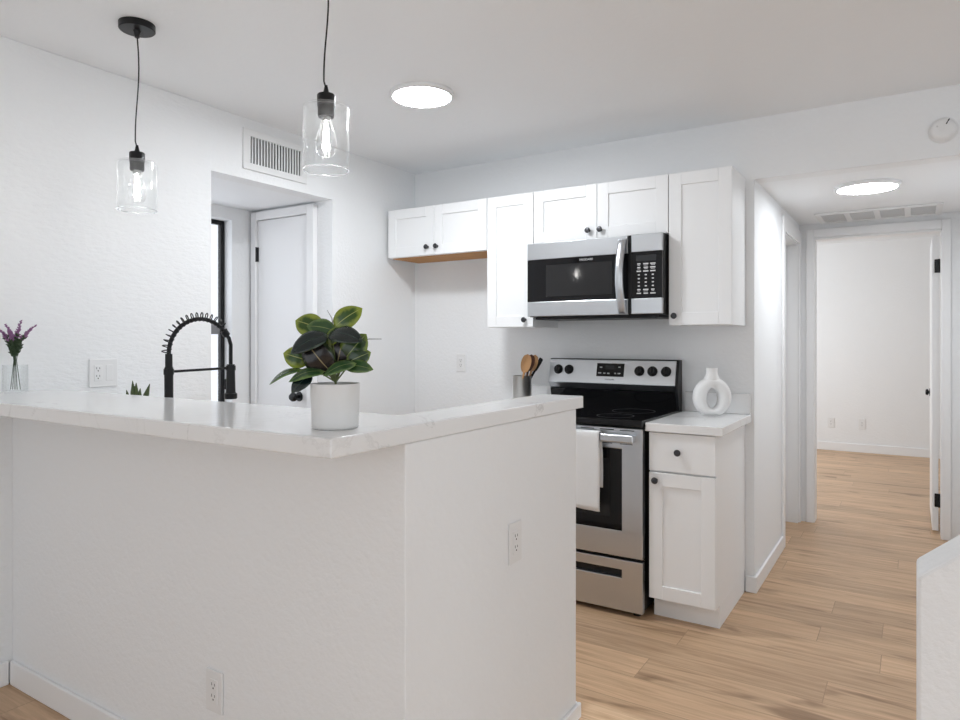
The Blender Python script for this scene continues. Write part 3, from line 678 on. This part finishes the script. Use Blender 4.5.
# glass vase with lavender
gx, gy = -2.780, 1.18
gv = tag(MB().prism([(gx+.042*math.cos(a)*1.0, gy+.042*math.sin(a)) for a in [PI/12+i*PI/3 for i in range(6)]], 'z', ZB, ZB+.010, .001).lathe([(.041, .008), (.041, .104), (.039, .104), (.038, .010)], (gx, gy, ZB), 'z', 12).out('glass_vase', 'glass'), 'clear faceted glass vase with lavender at the left end of the bar', 'vase')
rl = random.Random(11)
def sprig(label, du, dv, dd):
    """du, dv: tip offset from the vase mouth, metres right and up"""
    base = Vector((gx, gy, ZB+.014)) + CR*(du*.25); mouth = Vector((gx, gy, ZB+.125)) + CR*(du*.06); tip = Vector((gx, gy, ZB+.125+dv)) + CR*du - CF*dd
    t = thing('lavender_sprig', label, 'flower', base, 'lavender sprigs in the glass vase')
    P = []
    for i in range(13):
        s_ = i/12
        P.append(base.lerp(mouth, s_/.35) if s_ < .35 else mouth.lerp(tip, (s_-.35)/.65) + CR*(du*-.18*math.sin(PI*(s_-.35)/.65)) + UPV*(.01*math.sin(PI*(s_-.35)/.65)))
    b = MB(); b.tube(P, [.0014]*10+[.001, .0009, .0006], 6); b.out('stem', 'lav_green', t)
    def at(s_):
        x = s_*12; i = min(11, int(x)); return P[i].lerp(P[i+1], x-i)
    for nm, a0, a1, cnt, sz, mt in (('foliage', .40, .72, 40, .014, 'lav_green'), ('flower_spike', .66, 1.0, 60, .0115, 'lav_purple')):
        b = MB()
        for k in range(cnt):
            s_ = a0+(a1-a0)*k/cnt; c = at(s_); d = Vector((rl.uniform(-1, 1), rl.uniform(-1, 1), rl.uniform(.2, 1.0))).normalized()
            z = sz*(1.15-.75*(k/cnt) if nm == 'flower_spike' else 1)
            r = z*.32; b.tube([c, c+d*z*.5, c+d*z*1.1], [r*.6, r, r*.15], 5)
        b.out(nm, mt, t)
sprig('lavender sprig leaning furthest right in the glass vase', .078, .125, .0)
sprig('tallest upright lavender sprig in the glass vase', .030, .142, .01)
sprig('short lavender sprig nearly upright in the middle of the glass vase', -.002, .105, .02)
sprig('lavender sprig leaning gently left in the glass vase', -.036, .128, .0)
sprig('lavender sprig leaning furthest left in the glass vase', -.066, .118, .01)

# succulent on the sink counter, only its tips show over the bar
sx, sy = -2.545, 1.50
su = thing('succulent', 'small dark green succulent whose tips peek over the bar', 'plant', (sx, sy, .9145))
b = MB(); b.lathe([(0, 0), (.032, 0), (.040, .07), (.037, .07), (.035, .06), (0, .058)], (sx, sy, .9145), 'z', 28); b.out('pot', 'pot', su, True, 50)
b = MB(); b.lathe([(0, .062), (.0355, .0605)], (sx, sy, .9145), 'z', 20); b.out('soil', 'soil', su)
for (du, tz, w) in ((-.012, .226, .014), (.002, .218, .015), (.055, .214, .014), (-.036, .190, .013), (.018, .196, .015), (-.004, .205, .016)):
    p0 = Vector((sx, sy, .974)) + CR*(du*.3); p1 = Vector((sx, sy, .9145+tz)) + CR*du
    m1 = p0.lerp(p1, .5)+CR*(du*-.1)
    b = MB(); b.tube([p0, p0.lerp(m1, .5), m1, m1.lerp(p1, .5), p1], [w*.5, w*.9, w, w*.7, w*.08], 8); b.out('leaf', 'succulent', su, True)

# spring faucet
fx, fy = -2.22, 1.43
fc = thing('faucet', 'matte black spring neck kitchen faucet rising behind the bar', 'faucet', (fx, fy, .9145))
b = MB(); b.lathe([(0, 0), (.030, 0), (.030, .006), (.016, .009), (.0145, .012), (.0150, .284), (.0125, .290), (.0120, .335), (0, .335)], (fx, fy, .9145), 'z', 28); b.out('column', 'black', fc, True, 50)
hd = Vector((.12, .993, 0)).normalized()      # the way the spout swings, over the sink
A = Vector((fx, fy, 0)); reach = .2385
arc = []
z0 = 1.249
for i in range(25):
    a = PI*i/24*.80
    arc.append(A + hd*(reach*.5 - reach*.5*math.cos(a)) + UPV*(z0 + .003 + .124*math.sin(a)))
hs = arc + [A+hd*reach*1.0+UPV*1.27, A+hd*reach+UPV*1.20]
b = MB(); b.tube([hs[0]-UPV*.02]+hs[:25], .0075, 12); hose = b.out('hose', 'black', fc, True)
co = []; turns = 17; ns = turns*12
def arcp(t):
    x = t*24; i = min(23, int(x)); return arc[i].lerp(arc[i+1], x-i), (arc[i+1]-arc[i]).normalized()
for i in range(ns+1):
    t = i/ns*.96; p, tg = arcp(t); sdv = hd.cross(UPV); nn = sdv.cross(tg); a = 2*PI*turns*i/ns
    ow = (p-(A+hd*reach*.5+UPV*z0)).normalized()*.0085; co.append(p + ow + sdv*(0.0155*math.cos(a)) + nn*(0.0155*math.sin(a)))
b = MB(); b.tube(co, .0021, 6); b.out('spring', 'black', hose, True)
b = MB(); e = arc[-1]; tdir = (arc[-1]-arc[-2]).normalized(); b.tube([e-tdir*.012, e+tdir*.012], .0135, 14); b.out('collar', 'black', hose)
tip = A+hd*reach
b = MB(); b.tube([e, e+tdir*.025, tip+UPV*1.28, tip+UPV*1.24, tip+UPV*1.20], [.0072]*5, 10); b.out('drop_hose', 'black', fc, True)
b = MB(); b.lathe([(0, 1.206), (.0145, 1.206), (.0155, 1.20), (.0175, 1.105), (.0185, 1.098), (.0240, 1.094), (.0240, 1.078), (.021, 1.074), (0, 1.074)], (tip.x, tip.y, 0), 'z', 24); sp = b.out('spray_head', 'black', fc, True, 40)
b = MB(); b.box(tip.x-.022, tip.x-.012, tip.y-.012, tip.y-.004, 1.11, 1.15, .002); b.out('spray_button', 'black', sp)
b = MB(); b.tube([A+UPV*1.186, tip-hd*.013+UPV*1.192], .0048, 10); b.lathe([(.0120, 1.176), (.0172, 1.176), (.0172, 1.196), (.0120, 1.196)], (fx, fy, 0), 'z', 24); b.lathe([(.0150, 1.183), (.0182, 1.183), (.0182, 1.201), (.0150, 1.201)], (tip.x, tip.y, 0), 'z', 24); b.out('docking_arm', 'black', fc)

# ------------------------------------------------------------------ lights on the ceiling
def pendant(label, x, y, ztop, zbot, wob):
    p = thing('pendant_light', label, 'lamp', (x, y, ZC), 'clear glass pendant lights over the bar')
    b = MB(); b.lathe([(0, 0), (.061, 0), (.061, -.020), (.058, -.023), (.014, -.024), (.010, -.032), (.008, -.048), (0, -.048)], (x, y, ZC-.0005), 'z', 40); b.out('canopy', 'black', p, True, 40)
    pts = [(x, y, ZC-.04)]
    for i in range(1, 20):
        s_ = i/20; pts.append((x+wob*.006*math.sin(s_*5.2), y+wob*.003*math.sin(s_*5.2), ZC-.04+(ztop+.055-ZC+.04)*s_))
    pts.append((x, y, ztop+.05)); b = MB(); b.tube(pts, .0024, 8); b.out('cord', 'black', p, True)
    b = MB(); b.lathe([(0, .062), (.004, .061), (.008, .042), (.010, .036), (.024, .034), (.026, .031), (.026, .004), (.0262, 0), (.024, 0), (.024, -.026), (.022, -.032), (0, -.032)], (x, y, ztop), 'z', 32); b.out('socket', 'black', p, True, 40)
    h = ztop-zbot; r = .0665
    b = MB(); b.lathe([(.027, .001), (r-.006, .0), (r-.0015, -.003), (r, -.008), (r, -h), (r-.003, -h), (r-.003, -.009), (r-.008, -.004), (.027, -.0025)], (x, y, ztop), 'z', 56); b.out('glass_shade', 'glass', p, True, 50)
    b = MB(); b.tube([(x+(r-.0015)*math.cos(2*PI*i/48), y+(r-.0015)*math.sin(2*PI*i/48), zbot) for i in range(49)], .0022, 8, False); b.out('shade_rim', 'glass_rim', p, True)
    zb = ztop-.032
    b = MB(); b.lathe([(.013, 0), (.0135, -.012), (.018, -.026), (.027, -.052), (.0315, -.074), (.0315, -.086), (.027, -.102), (.016, -.114), (0, -.118)], (x, y, zb), 'z', 32); bl = b.out('bulb', 'bulb_glass', p, True, 60)
    b = MB(); b.lathe([(0, .002), (.0132, .002), (.0132, -.012), (0, -.012)], (x, y, zb), 'z', 20); b.out('bulb_cap', 'bulb_base', bl)
    b = MB()
    for k in range(6):
        a = 2*PI*k/6; c, s_ = math.cos(a), math.sin(a)
        b.tube([(x+.004*c, y+.004*s_, zb-.02), (x+.0100*c, y+.0100*s_, zb-.092)], .0013, 6)
    b.tube([(x, y, zb-.012), (x, y, zb-.06)], .002, 8)
    b.out('filament', 'filament', bl)
    return p
pendant('clear glass pendant light hanging near the left wall', -2.363, 1.398, 1.942, 1.768, 1)
pendant('clear glass pendant light hanging in front of the wall vent', -1.437, 1.420, 1.978, 1.792, 1)
def flush(label, x, y, z, r, led='led'):
    p = thing('ceiling_light', label, 'lamp', (x, y, z), 'round flush ceiling lights')
    b = MB(); b.lathe([(r*.90, -.020), (r*.93, -.022), (r*.985, -.018), (r, -.010), (r, -.0005), (0, -.0005)], (x, y, z), 'z', 64); b.out('rim', 'plastic', p, True, 50)
    b = MB(); b.lathe([(0, -.0185), (r*.905, -.0185)], (x, y, z), 'z', 64); b.out('diffuser', led, p)
flush('round white flush light on the kitchen ceiling', -1.912, 2.497, ZC, .147)
flush('round white flush light on the hall ceiling', -.204, 4.160, ZS, .157, 'led_hall')
# wall vent
wv = thing('wall_vent', 'white supply vent with vertical slats high above the doorway', 'vent', (XV, 2.48, 2.28))
b = MB(); y0, y1, z0v, z1v = 2.268, 2.700, 2.178, 2.388; a0, a1, c0, c1 = 2.312, 2.662, 2.214, 2.352
b.box(XV, XV+.010, y0, y1, c1, z1v, .002); b.box(XV, XV+.010, y0, y1, z0v, c0, .002); b.box(XV, XV+.010, y0, a0, c0, c1, .0); b.box(XV, XV+.010, a1, y1, c0, c1, .0)
b.out('frame', 'plastic', wv)
MB().box(XV, XV+.0012, a0, a1, c0, c1).out('backing', 'grille_back', wv)
for i in range(18):
    y = a0+.010+i*(a1-a0-.014)/17.3
    MB().box(XV+.003, XV+.0075, y, y+.0085, c0, c1).out('slat', 'plastic', wv)
# hall return grille
hg = thing('return_grille', 'white four-panel return air grille on the hall ceiling', 'vent', (-.19, 5.11, ZS))
b = MB(); X0, X1, Y0, Y1 = -.543, .158, 4.915, 5.310; zq0, zq1 = ZS-.012, ZS-.0005
b.box(X0, X1, Y0, Y0+.028, zq0, zq1, .002); b.box(X0, X1, Y1-.028, Y1, zq0, zq1, .002)
for k in range(5):
    x = X0+k*(X1-X0-.034)/4; b.box(x, x+.034, Y0+.02, Y1-.02, zq0, zq1, .002)
b.out('frame', 'plastic', hg)
for k in range(4):
    x = X0+.034+k*(X1-X0-.034)/4; bb = MB().box(x-.001, x+(X1-X0-.034)/4-.033, Y0+.02, Y1-.02, ZS-.006, ZS-.001)
    for q in range(11): bb.box(x, x+(X1-X0-.034)/4-.034, Y0+.036+q*.027, Y0+.040+q*.027, ZS-.009, ZS-.004)
    bb.out('grille_panel', 'grille_dark', hg)
# smoke detector
sd_ = thing('smoke_detector', 'round white smoke detector on the header above the hall', 'detector', (.117, YB, 2.243))
b = MB(); b.lathe([(0, .032), (.034, .032), (.044, .028), (.050, .020), (.052, .008), (.058, .006), (.058, .0005), (0, .0005)], (.117, YB, 2.243), 'y', 44, -1); b.out('body', 'plastic', sd_, True, 40)
b = MB(); b.tube([(.127, YB-.032, 2.262), (.139, YB-.028, 2.284)], .0028, 6); b.out('vent_slot', 'dark_slot', sd_)
b = MB(); b.lathe([(0, .0335), (.010, .0335), (.011, .031)], (.112, YB, 2.241), 'y', 20, -1); b.out('test_button', 'plastic', sd_, True)
b = MB(); b.lathe([(0, .033), (.004, .033), (.004, .028)], (.094, YB, 2.256), 'y', 12, -1); b.out('indicator', 'grille_dark', sd_)

# ------------------------------------------------------------------ outlets
def outlet(label, c, wall, gang=1, slots=True):
    """c: plate centre on the wall; wall: 'x+' (faces +x) or 'y-' (faces -y)"""
    p = thing('outlet', label, 'outlet', c, 'white wall outlets')
    def bx(a0, a1, z0, z1, d0, d1, bev=0):
        if wall == 'x+': return (c[0]+d0, c[0]+d1, c[1]+a0, c[1]+a1, c[2]+z0, c[2]+z1, bev)
        return (c[0]+a0, c[0]+a1, c[1]-d1, c[1]-d0, c[2]+z0, c[2]+z1, bev)
    w = .036 if gang == 1 else .060
    MB().box(*bx(-w, w, -.059, .059, .0003, .006, .0025)).out('cover_plate', 'plastic', p)
    offs = [0] if gang == 1 else [-.024]
    for o_ in offs:
        MB().box(*bx(o_-.0165, o_+.0165, -.0335, .0335, .004, .0078, .001)).out('receptacle', 'plastic', p)
        b = MB()
        for z in (.0175, -.0145):
            b.box(*bx(o_-.0075, o_-.0055, z-.001, z+.007, .0075, .0081)); b.box(*bx(o_+.0050, o_+.0070, z-.001, z+.006, .0075, .0081)); b.box(*bx(o_-.0022, o_+.0022, z-.010, z-.0055, .0075, .0081))
        b.out('slots', 'dark_slot', p)
    if gang == 2:
        MB().box(*bx(.0095, .0385, -.0335, .0335, .004, .0075, .001)).out('switch_rocker', 'plastic', p)
    return p
outlet('double white plate with outlet and rocker switch on the left wall', (XW, 1.555, 1.160), 'x+', 2)
outlet('white outlet on the kitchen back wall above the empty fridge space', (-2.504, YB, 1.148), 'y-')
outlet('white outlet on the right face of the bar wall', (XP, 1.712, .712), 'x+')
outlet('white outlet low on the front of the bar wall', (-1.660, YP, .308), 'y-')
outlet('left one of two small outlets on the far bedroom wall', (-.81, YBR, .325), 'y-')
outlet('right one of two small outlets on the far bedroom wall', (-.49, YBR, .328), 'y-')
